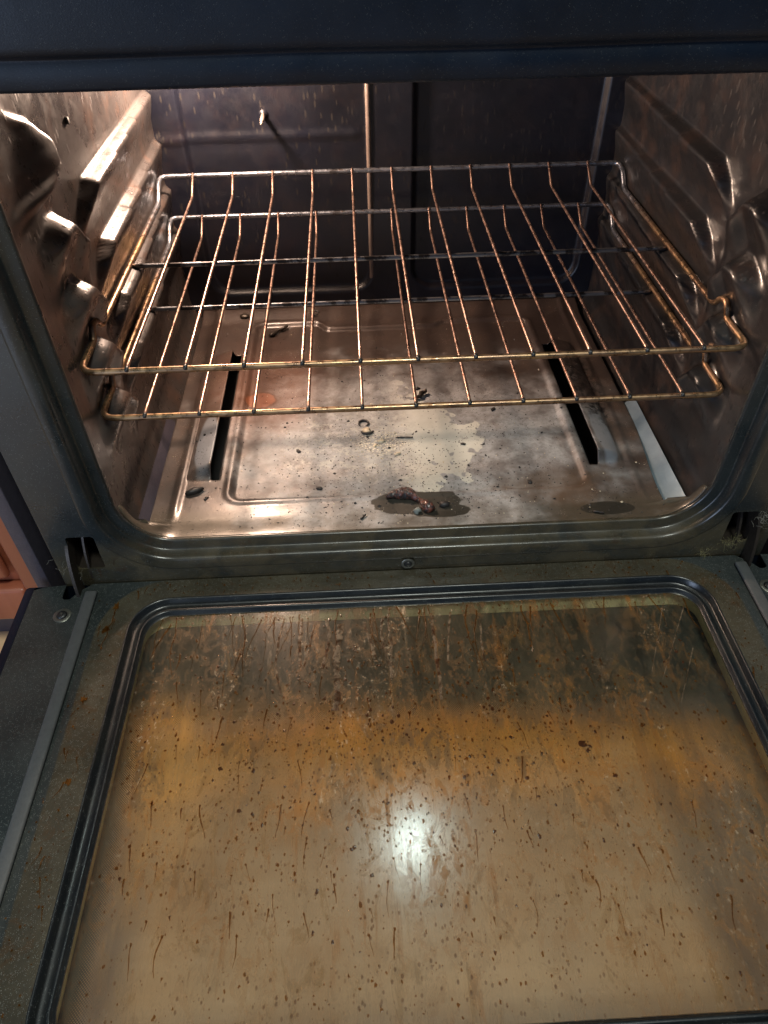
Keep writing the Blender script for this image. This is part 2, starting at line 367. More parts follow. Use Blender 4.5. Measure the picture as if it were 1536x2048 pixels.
def tube_bm(vs, fs, pts, r, n=10, closed=False, caps=True, wob=0):
    """sweep a circle along pts, parallel-transported; r number or list"""
    pts = [Vector(p) for p in pts]; L = len(pts); base = len(vs)
    T = []
    for i in range(L):
        a = pts[(i-1) % L] if closed or i > 0 else pts[i]; b = pts[(i+1) % L] if closed or i < L-1 else pts[i]
        T.append((b-a).normalized())
    up = Vector((0, 0, 1)) if abs(T[0].z) < .9 else Vector((1, 0, 0))
    N = (up - T[0]*up.dot(T[0])).normalized()
    for i in range(L):
        N = (N - T[i]*N.dot(T[i])).normalized(); B = T[i].cross(N)
        rr = r[i] if isinstance(r, (list, tuple)) else r
        for k in range(n):
            a = 2*PI*k/n; q = rr*(1+wob*(random.random()-.5))
            vs.append(tuple(pts[i]+N*math.cos(a)*q+B*math.sin(a)*q))
    for i in range(L if closed else L-1):
        j = (i+1) % L
        for k in range(n):
            k2 = (k+1) % n
            fs.append((base+i*n+k, base+j*n+k, base+j*n+k2, base+i*n+k2))
    if caps and not closed:
        fs.append(tuple(base+k for k in range(n))); fs.append(tuple(base+(L-1)*n+k for k in reversed(range(n))))
def tube(name, pts, r, mat, parent=None, n=10, closed=False, wob=0):
    v, f = [], []; tube_bm(v, f, pts, r, n, closed, True, wob)
    return mesh(name, v, f, mat, parent)
def fillet(pts, rad, n=6):
    """round the inner corners of a polyline"""
    P = [Vector(p) for p in pts]; out = [P[0]]
    for i in range(1, len(P)-1):
        r = rad[i] if isinstance(rad, (list, tuple)) else rad
        a = (P[i-1]-P[i]); b = (P[i+1]-P[i]); r = min(r, a.length*.49, b.length*.49)
        p0 = P[i]+a.normalized()*r; p2 = P[i]+b.normalized()*r
        for k in range(n+1):
            t = k/n; out.append(p0*(1-t)**2+P[i]*2*t*(1-t)+p2*t*t)
    out.append(P[-1]); return out
def subdiv(pts, step):
    out = [Vector(pts[0])]
    for a, b in zip(pts[:-1], pts[1:]):
        a = Vector(a); b = Vector(b); n = max(1, int((b-a).length/step))
        out += [a.lerp(b, k/n) for k in range(1, n+1)]
    return out
def rrect(l, r, b, t, rad, n=10):
    """rounded rectangle outline, always 4*(n+1) points, counter-clockwise"""
    rad = max(rad, 1e-4); pts = []
    for cx, cy, a0 in ((r-rad, t-rad, 0), (l+rad, t-rad, PI/2), (l+rad, b+rad, PI), (r-rad, b+rad, 3*PI/2)):
        for k in range(n+1):
            a = a0+PI/2*k/n; pts.append((cx+rad*math.cos(a), cy+rad*math.sin(a)))
    return pts
def rings(name, rs, mp, mat, parent=None, n=10, cap=False):
    """rs: list of (l, r, b, t, rad, depth) rings lofted together; mp maps (u, v, d) to xyz"""
    v, f = [], []; m = 4*(n+1)
    for (l, r, b, t, rad, d) in rs:
        v += [mp(x, y, d) for x, y in rrect(l, r, b, t, rad, n)]
    for i in range(len(rs)-1):
        for k in range(m):
            k2 = (k+1) % m; f.append((i*m+k, i*m+k2, (i+1)*m+k2, (i+1)*m+k))
    if cap: f.append(tuple(range((len(rs)-1)*m, len(rs)*m)))
    return sharp(mesh(name, v, f, mat, parent), 60)
def plate(name, outline, holes, thick, mp, mat, parent=None):
    """flat plate with holes (filled 2-D curve turned into a mesh)"""
    cu = bpy.data.curves.new(name, 'CURVE'); cu.dimensions = '2D'; cu.fill_mode = 'BOTH'; cu.extrude = thick/2
    for poly in [outline]+holes:
        s = cu.splines.new('POLY'); s.points.add(len(poly)-1); s.use_cyclic_u = True
        for i, p in enumerate(poly): s.points[i].co = (p[0], p[1], 0, 1)
    tmp = bpy.data.objects.new(name, cu); C.objects.link(tmp)
    dg = bpy.context.evaluated_depsgraph_get(); me = bpy.data.meshes.new_from_object(tmp.evaluated_get(dg))
    C.objects.unlink(tmp); bpy.data.objects.remove(tmp); bpy.data.curves.remove(cu)
    for v in me.vertices: v.co = Vector(mp(v.co.x, v.co.y, v.co.z))
    me.materials.clear()
    o = link(name, me, mat, parent, False); sharp(o, 30); return o
def grid(name, nu, nv, fn, mat, parent=None, keep=None):
    v = [fn(i/nu, j/nv) for j in range(nv+1) for i in range(nu+1)]
    f = []
    for j in range(nv):
        for i in range(nu):
            if keep is None or keep((i+.5)/nu, (j+.5)/nv):
                a = j*(nu+1)+i; f.append((a, a+1, a+nu+2, a+nu+1))
    return mesh(name, v, f, mat, parent)
def ss(a, b, x):
    if a == b: return 0.0 if x < a else 1.0
    t = min(1, max(0, (x-a)/(b-a))); return t*t*(3-2*t)
def lump(name, loc, size, mat, seed=0, rough=.35, parent=None, rot=0, sub=2):
    bm = bmesh.new(); bmesh.ops.create_icosphere(bm, subdivisions=sub, radius=1)
    c, s = math.cos(rot), math.sin(rot)
    for v in bm.verts:
        n = mnoise.noise(v.co*1.6+Vector((seed*3.1, seed*1.7, 0)))*rough*1.6 + mnoise.noise(v.co*4+Vector((seed, 0, 5)))*rough*.6
        p = v.co*(1+n); p = Vector((p.x*size[0], p.y*size[1], max(p.z, -.6)*size[2]))
        v.co = Vector((p.x*c-p.y*s, p.x*s+p.y*c, p.z))
    me = bpy.data.meshes.new(name); bm.to_mesh(me); bm.free()
    o = link(name, me, mat, parent); o.location = loc; return o

# ------------------------------------------------------------------ the oven body
YF = -.0445                     # front face of the frame
oven = tag(empty('oven', (0, .2, -.48)), 'black speckled enamel oven with its cavity open and two wire racks inside', 'oven')
def own(o):                     # keep world coordinates while parenting
    o.matrix_parent_inverse = oven.matrix_world.inverted(); return o
bpy.context.view_layer.update()
OI = Matrix.Translation(-oven.location)
def P(o):
    o.parent = oven; o.matrix_parent_inverse = OI; return o

OL, OR, OB, OT, ORAD = -.3055, .3045, -.1905, .290, .052
xz = lambda u, v, d: (u, d, v)
def oring(off, y): return (OL-off, OR+off, OB-off, OT+off, ORAD+off, y)
P(rings('opening_surround', [oring(.0065, -.0215), oring(.0035, -.0235), oring(.0008, -.0255), oring(.0, -.0278), oring(.0003, -.0294), oring(.0010, -.0306), oring(.0022, -.0312),
     oring(.0112, -.0314), oring(.0124, -.0318), oring(.0132, -.0330), oring(.0146, -.0402), oring(.0152, -.0424), oring(.0162, -.0438), oring(.0178, -.0446), oring(.0275, -.0452), oring(.0295, -.0448), oring(.031, -.0435)],
     xz, MAT['frame'], n=16))
hl = rrect(-.360, -.331, -.2145, -.1665, .004, 4); hr = rrect(.329, .358, -.2165, -.1715, .004, 4)
plt = P(plate('front_frame', rrect(-.379, .379, -.285, .345, .004, 4), [rrect(OL-.029, OR+.029, OB-.029, OT+.029, ORAD+.029, 16), hl, hr], .002,
      lambda x, y, z: (x, YF+z+.001, y), MAT['frame']))
for sx, w0 in ((-1, 'left'), (1, 'right')):
    v, f = [], []
    prof = [(.3785, YF+.0002), (.3805, YF+.0004), (.3825, YF+.003), (.3828, .02), (.405, .021)]
    for z in (-.48, .2495):
        v += [(sx*x, y, z) for x, y in prof]
    n = len(prof); f = [(i, i+1, n+i+1, n+i) for i in range(n-1)]
    P(sharp(mesh('frame_edge', v, f, MAT['frame']), 40))
    P(box('side_trim', sx*.405-.0 if sx > 0 else -.4205, sx*.405 if sx < 0 else .4205, -.032, .50, -.48, .372, MAT['shell']))
for cx, cz in ((-.3455, -.19), (.3435, -.194)):
    v = []; f = []
    for (dx, dz, y) in ((.0155, .0255, YF+.003), (.0155, .0255, .03)):
        v += [(cx-dx, y, cz-dz), (cx+dx, y, cz-dz), (cx+dx, y, cz+dz), (cx-dx, y, cz+dz)]
    f = [(0, 1, 5, 4), (1, 2, 6, 5), (2, 3, 7, 6), (3, 0, 4, 7), (4, 5, 6, 7)]
    P(mesh('hinge_pocket', v, f, MAT['hinge'], None, False))
# console above the opening and closed casing
prof = [(-.0, .2330), (-.0440, .2310), (-.0465, .2318), (-.0478, .2340), (-.0478, .2475), (-.0470, .2488), (-.0472, .2500), (-.0490, .2515), (-.0505, .2535), (-.0508, .2565), (-.0512, .2600), (-.053, .36), (-.045, .372), (.50, .374)]
v = []; f = []
NS = 40
for i in range(NS+1):
    x = -.4205+.841*i/NS
    v += [(x, y, z+.0004*math.sin(i*.5)*(1 if 1 < k < 10 else 0)) for k, (y, z) in enumerate(prof)]
n = len(prof)
for i in range(NS): f += [(i*n+k, i*n+k+1, (i+1)*n+k+1, (i+1)*n+k) for k in range(n-1)]
P(sharp(mesh('console_panel', v, f, MAT['console']), 50))
P(box('drawer_front', -.378, .378, -.040, .0, -.475, -.29, MAT['console'], None, .003))
P(box('rear_casing', -.404, .404, .50, .51, -.475, .373, MAT['dark'], None, 0))
P(box('base_casing', -.404, .404, .03, .499, -.475, -.465, MAT['dark'], None, 0))
P(box('cavity_roof', -.311, .311, -.020, .476, .2335, .2365, MAT['roof'], None, 0))
P(box('burner_box', -.27, .27, .0, .47, -.2285, -.2265, MAT['dark'], None, 0))

# pressed side walls: h(y, z) is how far the steel stands in from the flat wall
LEDGE = (.110, .052, -.006, -.064)
def interp(x, pts):
    if x <= pts[0][0]: return pts[0][1]
    for (a, b), (c, d) in zip(pts[:-1], pts[1:]):
        if x <= c: return b+(d-b)*ss(a, c, x)*.5+(d-b)*(x-a)/(c-a)*.5
    return pts[-1][1]
def wall_h(y, z, sx):
    h = 0
    for k, T in enumerate(LEDGE):
        # rear run of the guide: sharp step on top, long slope below; its front edge curls down
        t = T-z
        if -.006 < t < .060:
            st = 0
            for yy in (.245, .305, .36): st += .0024*ss(yy-.003, yy+.003, y)
            ye = interp(t, ((0, .158), (.014, .136), (.030, .118), (.055, .104)))
            wd = .005+.10*max(0, t)
            pr = ss(-.0035, .0025, t)*(1-.97*(.5*ss(.004, .044, t)+.5*min(1, max(0, (t-.004)/.040))))
            h = max(h, (.0165-st)*pr*ss(ye-wd, ye+wd, y)*ss(.479, .462, y))
        # front tab: flat, then a stop, then falling away to a beak at the rear
        top = interp(y, ((-.02, T-.014), (.020, T-.006), (.052, T+.003), (.066, T+.001), (.084, T-.018), (.112, T-.052)))
        t = top-z
        if -.010 < t < .06:
            q = ss(-.008, .010, t)*(1-.5*ss(.006, .048, t)-.5*min(1, max(0, (t-.004)/.046)))
            a2 = ss(.006, .046, y)*ss(.112, .084, y)
            h = max(h, .0200*a2*q)
    # the leaf-shaped dent high up near the front
    if .120 < z < .205:
        yc = interp(z, ((.122, .030), (.136, .058), (.148, .090), (.165, .092), (.182, .076), (.200, .040)))
        h = max(h, .014*(1 if sx < 0 else .45)*ss(yc+.004, yc-.004, y)*ss(yc-.012-.070*ss(.205, .155, z), yc-.004, y)*ss(.122, .142, z)*ss(.207, .150, z))
    h += .0010*mnoise.noise(Vector((y*14, z*14, 3)))
    return h
def wall(sx):
    zt, zc, R = .2345, -.173, .052
    la = zt-zc; lb = R*PI/2; tot = la+lb
    def fn(u, v_):
        y = -.020+.497*u; s = tot*v_
        if s < la: x0, z0, nx, nz = .3105, zt-s, -1, 0
        else:
            a = (s-la)/R; x0 = .3105-R+R*math.cos(a); z0 = zc-R*math.sin(a); nx, nz = -math.cos(a), math.sin(a)
        zz = zt-s
        # fade the pressing out at the front edge
        h = wall_h(y, zz, sx)*ss(-.018, -.004, y)*ss(.235, .215, z0)
        return (sx*(x0+nx*h), y, z0+nz*h)
    o = grid('side_wall', 230, 230, fn, MAT['wall_lit' if sx < 0 else 'wall']); P(o); return o
wl = wall(-1); wr = wall(1)
hole = P(tube('screw_hole', [(-.3112, .164, .160), (-.3080, .164, .160)], .0032, MAT['dark'], None, 12))

# pressed back wall
def back_h(x, z):
    def rr(l, r, b, t, rad):
        cx, cz, hx, hz = (l+r)/2, (b+t)/2, (r-l)/2-rad, (t-b)/2-rad
        qx, qz = abs(x-cx)-hx, abs(z-cz)-hz
        return math.hypot(max(qx, 0), max(qz, 0))+min(max(qx, qz), 0)-rad
    d = min(rr(-.276, -.0255, -.172, .40, .034), rr(.030, .288, -.172, .40, .034))
    h = .0085*ss(.0, -.0075, d)                  # recess
    h -= .0020*ss(.010, .0, abs(z-.050))*ss(-.03, -.05, x)  # shallow crease added to catch the bulb as a bright streak
    return h
def backf(u, v_):
    x = -.312+.624*u; z = -.228+.464*v_
    return (x, .474+back_h(x, z)+.0006*mnoise.noise(Vector((x*9, z*9, 1))), z)
bw = P(grid('back_wall', 312, 150, backf, MAT['back']))
P(tube('centre_rib', [(-.0290, .4815, -.160), (-.0288, .4770, -.150), (-.0285, .4745, .05), (-.0285, .4745, .232)], .0034, MAT['rib'], None, 10))
P(tube('temperature_probe', [(-.1655, .482, .0765), (-.1655, .456, .0765), (-.1655, .453, .0765), (-.1656, .443, .0765)], [.0030, .0030, .0019, .0015], MAT['probe'], None, 14))
P(tube('probe_collar', [(-.1655, .4835, .0765), (-.1655, .4815, .0765)], .0065, MAT['back'], None, 18))

# floor pan, one pressed sheet with two hooded slots
def pan_z(x, y):
    z = 0
    yb = .434 - .019*ss(-.118, -.096, x)+.012*ss(.06, .08, x)
    cx, cy, hx, hy = -.002, (.036+yb)/2, .207-.016, (yb-.036)/2-.016
    qx, qy = abs(x-cx)-hx, abs(y-cy)-hy
    d = math.hypot(max(qx, 0), max(qy, 0))+min(max(qx, qy), 0)-.016
    z -= .0042*ss(.0, -.0065, d)
    z += .0012*ss(.006, .001, abs(d-.002))
    e = ss(.072, .088, y)*ss(.352, .334, y)
    if x < 0: a = math.sqrt(max(0, min(1, (x+.264)/.033)))*(1 if x < -.2305 else 0)
    else: a = math.sqrt(max(0, min(1, (.258-x)/.033)))*(1 if x > .2235 else 0)
    z += .015*a*e
    # long soft ridge outboard of the left slot, front roll
    z += .002*ss(.010, .0, abs(abs(x)-.272))*ss(.0, .03, y)
    z += .007*ss(.430, .470, y)
    fr = ss(.010, -.020, y)
    ax = abs(x)
    arc = .0035 + (.052-math.sqrt(max(0, .052**2-max(0, min(ax-.2525, .0519))**2)))
    z = z*(1-fr)+arc*fr
    z += .0005*mnoise.noise(Vector((x*12, y*12, 0)))
    return z
def panf(u, v_):
    x = -.3045+.608*u; y = -.0225+.4925*v_
    z = pan_z(x, y)
    if y > .0:                       # the sheet's own side edges, leaving a gap to the walls
        xr = .290-.010*ss(.16, .02, y)
        if x > .24: x = .24+(x-.24)*(xr-.24)/(.3035-.24)
        if x < -.25: x = -.25+(x+.25)*(.292-.25)/(.3045-.25)
    return (x, y, -.200+z)
def pkeep(u, v_):
    x = -.3045+.608*u; y = -.0225+.4925*v_
    if .074 < y < .345 and (-.2315 < x < -.2225 or .2135 < x < .2235): return False
    return True
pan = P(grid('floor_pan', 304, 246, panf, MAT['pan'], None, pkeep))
for x0, x1, nm in ((.262, .3015, 'pale'), (-.3015, -.284, 'dim')):  # strips added in the gaps beside the pan to stand for a bluish glint
    v, f = [], []
    for i in range(13):
        y = -.004+.20*i/12; tw = .002*math.sin(i*.9)
        for k in range(5):
            t = k/4; xx = x0+(x1-x0)*t; v.append((xx, y, -.212+.020*((t if x0 > 0 else 1-t)**1.8)+tw*t*(1-t)*2))
    f = [(i*5+k, i*5+k+1, i*5+k+6, i*5+k+5) for i in range(12) for k in range(4)]
    P(mesh('liner_glint_strip', v, f, MAT['strip' if nm == 'pale' else 'shell']))
sol = pan.modifiers.new('thickness', 'SOLIDIFY'); sol.thickness = .0012; sol.offset = -1

def screw(name, loc, r, axis, parent_fn, wash=True):
    """washer ring with a domed cross-head screw; axis 'z' lies on the door, 'y' on the frame"""
    R = Matrix.Identity(4) if axis == 'z' else Matrix.Rotation(PI/2, 4, 'X')
    T = Matrix.Translation(loc) @ R
    def lathe(nm, pr, mat):
        v, f = [], []; n = 28
        for (rr, z) in pr: v += [tuple(T @ Vector((rr*math.cos(2*PI*k/n), rr*math.sin(2*PI*k/n), z))) for k in range(n)]
        for i in range(len(pr)-1): f += [(i*n+k, i*n+(k+1) % n, (i+1)*n+(k+1) % n, (i+1)*n+k) for k in range(n)]
        f.append(tuple(range((len(pr)-1)*n, len(pr)*n)))
        return sharp(mesh(nm, v, f, mat), 40)
    if wash: parent_fn(lathe('washer', [(r*1.75, 0), (r*1.75, .0006), (r*1.6, .0011), (r*1.1, .0011), (r*1.0, .0006)], MAT['screw']))
    s = lathe('screw', [(r, .0004), (r, .0018), (r*.85, .0028), (r*.5, .0032), (r*.01, .0033)], MAT['screwhead']); parent_fn(s)
    v, f = [], []
    for a in (.4, .4+PI/2):
        u = Vector((math.cos(a), math.sin(a), 0)); q = Vector((-u.y, u.x, 0)); b = len(v)
        for su, sq, z in ((-1, -1, .0032), (1, -1, .0032), (1, 1, .0032), (-1, 1, .0032), (-1, -1, .0037), (1, -1, .0037), (1, 1, .0037), (-1, 1, .0037)):
            v.append(tuple(T @ (u*su*r*.34+q*sq*r*.07+Vector((0, 0, z+(0.0001 if a > 1 else 0))))))
        f += [tuple(b+i for i in t) for t in ((4, 5, 6, 7), (0, 1, 5, 4), (1, 2, 6, 5), (2, 3, 7, 6), (3, 0, 4, 7))]
    parent_fn(mesh('screw_recess', v, f, MAT['screw'], None, False))
screw('frame_screw', (-.0105, -.0462, -.2262), .0042, 'y', P, True)

# ------------------------------------------------------------------ the open door (a part with sub-parts)
ZD = -.236
DY0, DY1 = -.505, -.0468
xy = lambda u, v, d: (u, v, d)
WL, WR, WB, WT, WRAD = -.2845, .2895, -.4585, -.0895, .026        # window edge at glass level
nl = [(-.3805, DY1+.006), (-.3805, -.0655), (-.374, -.0675), (-.3665, -.0655), (-.3575, -.052), (-.3515, DY1+.006)]
def notch(flip):
    p = [(-.3790, DY1), (-.3790, -.0640), (-.3760, -.0670), (-.3700, -.0670), (-.3620, -.0560), (-.3520, DY1)]
    return p
out = [(.412, DY0), (.412, -.052), (.402, DY1-.002), (.3790, DY1), (.3790, -.0640), (.3760, -.0670), (.3700, -.0670), (.3620, -.0560), (.3500, DY1)]
pl = list(reversed([(-x, y) for x, y in out]))
outline = out + pl
door = P(plate('oven_door', outline, [rrect(WL-.0165, WR+.0165, WB-.0165, WT+.0185, .0415, 12)], .0016, lambda x, y, z: (x, y, ZD-.0008+z), MAT['door']))
def D(o):
    o.parent = door; return o
def wr_(off, offt, rad, z): return (WL-off, WR+off, WB-off, WT+offt, rad, ZD+z)
D(rings('window_frame', [wr_(.0175, .0195, .042, -.0004), wr_(.0167, .0186, .041, .0003), wr_(.0158, .0176, .040, .0003), wr_(.0148, .0164, .038, -.0008), wr_(.0132, .0146, .037, -.0060), wr_(.0120, .0134, .036, -.0073),
    wr_(.0070, .0086, .033, -.0075), wr_(.0060, .0074, .031, -.0067), wr_(.0052, .0063, .030, -.0034), wr_(.0045, .0055, .029, -.0026), wr_(.0028, .0036, .0282, -.0026), wr_(.0020, .0026, .0276, -.0034), wr_(.0010, .0012, .0268, -.0068), wr_(-.0005, -.0005, .0258, -.0078)], xy, MAT['bezel'], n=14))
def pane(name, l, r, b, t, rad, z0, z1, mat):
    v = [(x, y, z1) for x, y in rrect(l, r, b, t, rad, 8)]+[(x, y, z0) for x, y in rrect(l, r, b, t, rad, 8)]; n = len(v)//2
    # single sheet: the thin-pane shader stands for both faces
    return D(mesh(name, v[:n], [tuple(range(n))], mat, None, False))
pane('inner_glass', WL-.004, WR+.004, WB-.004, WT+.004, .028, ZD-.012, ZD-.0074, MAT['glass_in'])
ZG = ZD-.033
v, f = [], []
for z in (ZD-.0085, ZG+.0005): v += [(x, y, z) for x, y in rrect(-.2915, .2965, WB-.004, -.0855, .022, 8)]
n = len(v)//2
f = [(k, (k+1) % n, n+(k+1) % n, n+k) for k in range(n)]
D(sharp(mesh('window_spacer', v, f, MAT['spacer']), 50))
v = [(x, y, ZG) for x, y in rrect(-.36, .36, DY0+.012, -.075, .02, 6)]
D(mesh('outer_glass', v, [tuple(range(len(v)))], MAT['glass_out'], None, False))
# black outer skin and sides of the door
v, f = [], []
rs = [(-.4135, .4135, DY0-.001, DY1+.0005, .003, ZD-.0022), (-.4225, .4225, DY0-.009, DY1+.0008, .004, ZD-.0026), (-.4235, .4235, DY0-.010, DY1+.001, .004, ZD-.004), (-.4235, .4235, DY0-.010, DY1+.001, .004, ZD-.046), (-.36, .36, DY0+.02, -.07, .004, ZD-.046)]
D(rings('outer_skin', rs, xy, MAT['console'], n=4))
v, f = [], []
for z in (ZD-.0085, ZD-.040): v += [(x, y, z) for x, y in rrect(-.3640, .3640, DY0+.012, -.0700, .004, 8)]
# side seals
for sx, x0 in ((-1, -.3480), (1, .3500)):
    D(box('door_seal', x0-.0062, x0+.0062, DY0+.01, -.0600, ZD+.0008, ZD+.0052, MAT['gasket'], None, .0018))
for x, y in ((-.372, -.0885), (.3685, -.0925)):
    screw('door_screw', (x, y, ZD), .0052, 'z', D)
# hinge arms: flat steel profiles reaching from the pocket down into the door
def hinge(cx):
    outer = [(-.036, -.168), (-.050, -.184), (-.0565, -.200), (-.0625, -.222), (-.0655, -.2445)]
    inner = [(-.048, -.2445), (-.0475, -.222), (-.0430, -.204), (-.0300, -.190), (-.0120, -.182), (-.0120, -.168)]
    pts = fillet([Vector((p[0], p[1], 0)) for p in outer], .008, 4)+fillet([Vector((p[0], p[1], 0)) for p in inner], .008, 4)
    P(plate('hinge_arm', [(p.x, p.y) for p in pts], [], .0032, lambda x, y, z: (cx+z, x, y), MAT['hinge']))
    sg = 1 if cx < 0 else -1
    c = cx+sg*.0125
    o2 = [(-.030, -.176), (-.040, -.196), (-.0450, -.215), (-.0440, -.2430)]; i2 = [(-.040, -.2430), (-.0405, -.216), (-.0350, -.199), (-.0255, -.180)]
    pts = fillet([Vector((p[0], p[1], 0)) for p in o2], .008, 4)+fillet([Vector((p[0], p[1], 0)) for p in i2], .008, 4)
    P(plate('hinge_link', [(p.x, p.y) for p in pts], [], .0022, lambda x, y, z: (c+z, x, y), MAT['hinge']))
hinge(-.3615); hinge(.3590)

# ------------------------------------------------------------------ baked-on grease on the window
def flat_blob(vs, fs, x, y, z, rx, ry, n=7):
    b = len(vs); a0 = random.random()*6
    vs.append((x, y, z+.00025))
    for k in range(n):
        a = a0+2*PI*k/n; q = .45+1.0*random.random(); vs.append((x+rx*q*math.cos(a), y+ry*q*math.sin(a), z))
    for k in range(n): fs.append((b, b+1+k, b+1+(k+1) % n))
def run(vs, fs, x, y, z, length, w0, wig=.5, fade=True):
    n = max(4, int(length/.0022)); b = len(vs); hd = random.uniform(-.25, .25); xx = x; yy = y
    for i in range(n+1):
        t = i/n; ww = w0*(.5+.5*random.random())*((1-.7*t) if fade else 1)
        vs += [(xx-ww, yy, z), (xx, yy, z+.0002), (xx+ww, yy, z)]
        hd += random.uniform(-.35, .35)*wig; hd *= .93
        yy -= length/n; xx += length/n*hd
    for i in range(n):
        a = b+i*3; fs += [(a, a+1, a+4, a+3), (a+1, a+2, a+5, a+4)]
ZI = ZD-.0072
def inwin(x, y): return WL+.004 < x < WR-.004 and WB+.004 < y < WT-.002
vs, fs = [], []
for i in range(5200):
    cl = random.random()
    if cl < .5: x, y = random.gauss(-.03, .15), random.gauss(-.24, .06)
    else: x, y = random.uniform(WL, WR), random.uniform(WB, WT)
    if not inwin(x, y): continue
    if x > .17 and y > -.19 and random.random() < .7: continue
    r = random.choice((.0002, .0003, .0003, .0004, .0004, .0006, .0010))*random.uniform(.7, 1.2)
    flat_blob(vs, fs, x, y, ZI, r, r*random.uniform(1, 1.9))
D(tag(mesh('grease_spots', vs, fs, MAT['grease']), kind='stuff'))
vs, fs = [], []
for i in range(520):
    x, y = random.gauss(-.02, .15), random.gauss(-.24, .08)
    if not inwin(x, y): continue
    r = random.choice((.0005, .0007, .0009, .0014))*random.uniform(.7, 1.2)
    flat_blob(vs, fs, x, y, ZI+.0001, r, r*random.uniform(.9, 1.5), 8)
for (x, y, r) in ((.131, -.256, .0035), (.134, -.262, .0025), (.137, -.2585, .002), (.1515, -.2865, .0022), (-.17, -.30, .002), (-.19, -.262, .0022), (-.165, -.262, .0014)):
    flat_blob(vs, fs, x, y, ZI+.0001, r, r*.8, 11)
D(tag(mesh('burnt_spots', vs, fs, MAT['burnt']), kind='stuff'))
vs, fs = [], []
for i in range(130):
    top = random.random() < .35
    x = random.uniform(WL+.012, WR-.012) if random.random() < .5 else random.gauss(-.13, .07)
    y = WT-.002-random.random()*.01 if top else random.uniform(-.13, -.40)
    L = random.uniform(.03, .085) if top else random.uniform(.006, .028)
    if not inwin(x, y) or not inwin(x, y-L): continue
    if top and x > .16: L *= .5
    run(vs, fs, x, y, ZI+.00005, L, random.uniform(.0004, .0013) if top else random.choice((.0004, .0007, .0010)), .45)
    flat_blob(vs, fs, x, y, ZI+.0001, .001, .0012)
D(tag(mesh('grease_runs', vs, fs, MAT['grease']), kind='stuff'))
vs, fs = [], []
for x, w0, L in ((-.0845, .0042, .10), (-.040, .0016, .075), (-.0345, .0013, .08), (.0105, .0020, .10), (-.143, .0013, .09), (-.112, .0012, .05), (.058, .0012, .05), (-.10, .0022, .06), (-.06, .002, .05), (-.125, .002, .06), (.03, .0014, .06)):
    run(vs, fs, x, -.1*(1 if w0 > .0012 else 1.1)-random.random()*.012, ZI+.00003, L, w0, .3, False)
for (a, b, w0) in (((.2760, -.1050), (.2240, -.1930), .0006), ((.2540, -.1030), (.2160, -.1850), .0005), ((.2650, -.1600), (.2320, -.2200), .0005)):
    b0 = len(vs); q = Vector((b[0]-a[0], b[1]-a[1])).normalized(); nx, ny = -q.y*w0, q.x*w0
    vs += [(a[0]-nx, a[1]-ny, ZI+.0001), (a[0]+nx, a[1]+ny, ZI+.0001), (b[0]+nx*.5, b[1]+ny*.5, ZI+.0001), (b[0]-nx*.5, b[1]-ny*.5, ZI+.0001)]; fs.append((b0, b0+1, b0+2, b0+3))
for i in range(150):
    c_ = random.choice(((.170, -.172, .012), (.228, -.142, .013), (.170, -.172, .012))); x, y = random.gauss(c_[0], c_[2]), random.gauss(c_[1], c_[2]*.6)
    r = random.uniform(.0003, .0009); flat_blob(vs, fs, x, y, ZI+.00008, r, r)
D(tag(mesh('dried_runs', vs, fs, MAT['dried']), kind='stuff'))

# stains and runs on the metal round the window
vs, fs = [], []
for i in range(46):
    if i % 2: x, y = random.uniform(-.30, .30), random.uniform(-.052, -.066)
    else: x, y = (-1 if i % 4 else 1)*random.uniform(.308, .332), random.uniform(-.07, -.42)
    run(vs, fs, x, y, ZD+.0010, random.uniform(.003, .016) if i % 2 == 0 or abs(x) > .29 else random.uniform(.002, .007), random.uniform(.0004, .0012), .9)
run(vs, fs, -.318, -.083, ZD+.0010, .052, .0010, 1.0)
for i in range(520):
    if i % 2: x, y = random.uniform(-.30, .30), random.uniform(-.050, -.068)
    else: x, y = (-1 if i % 4 else 1)*random.uniform(.306, .338), random.uniform(-.07, -.45)
    r = random.choice((.0003, .0004, .0006, .0009)); flat_blob(vs, fs, x, y, ZD+.0010, r, r*random.uniform(.8, 1.6))
for x, y, r in ((-.318, -.080, .0035), (-.322, -.110, .003), (-.325, -.19, .003), (-.318, -.27, .003)):
    flat_blob(vs, fs, x, y, ZD+.0010, r, r*1.4, 12)
D(tag(mesh('panel_stains', vs, fs, MAT['grease']), kind='stuff'))

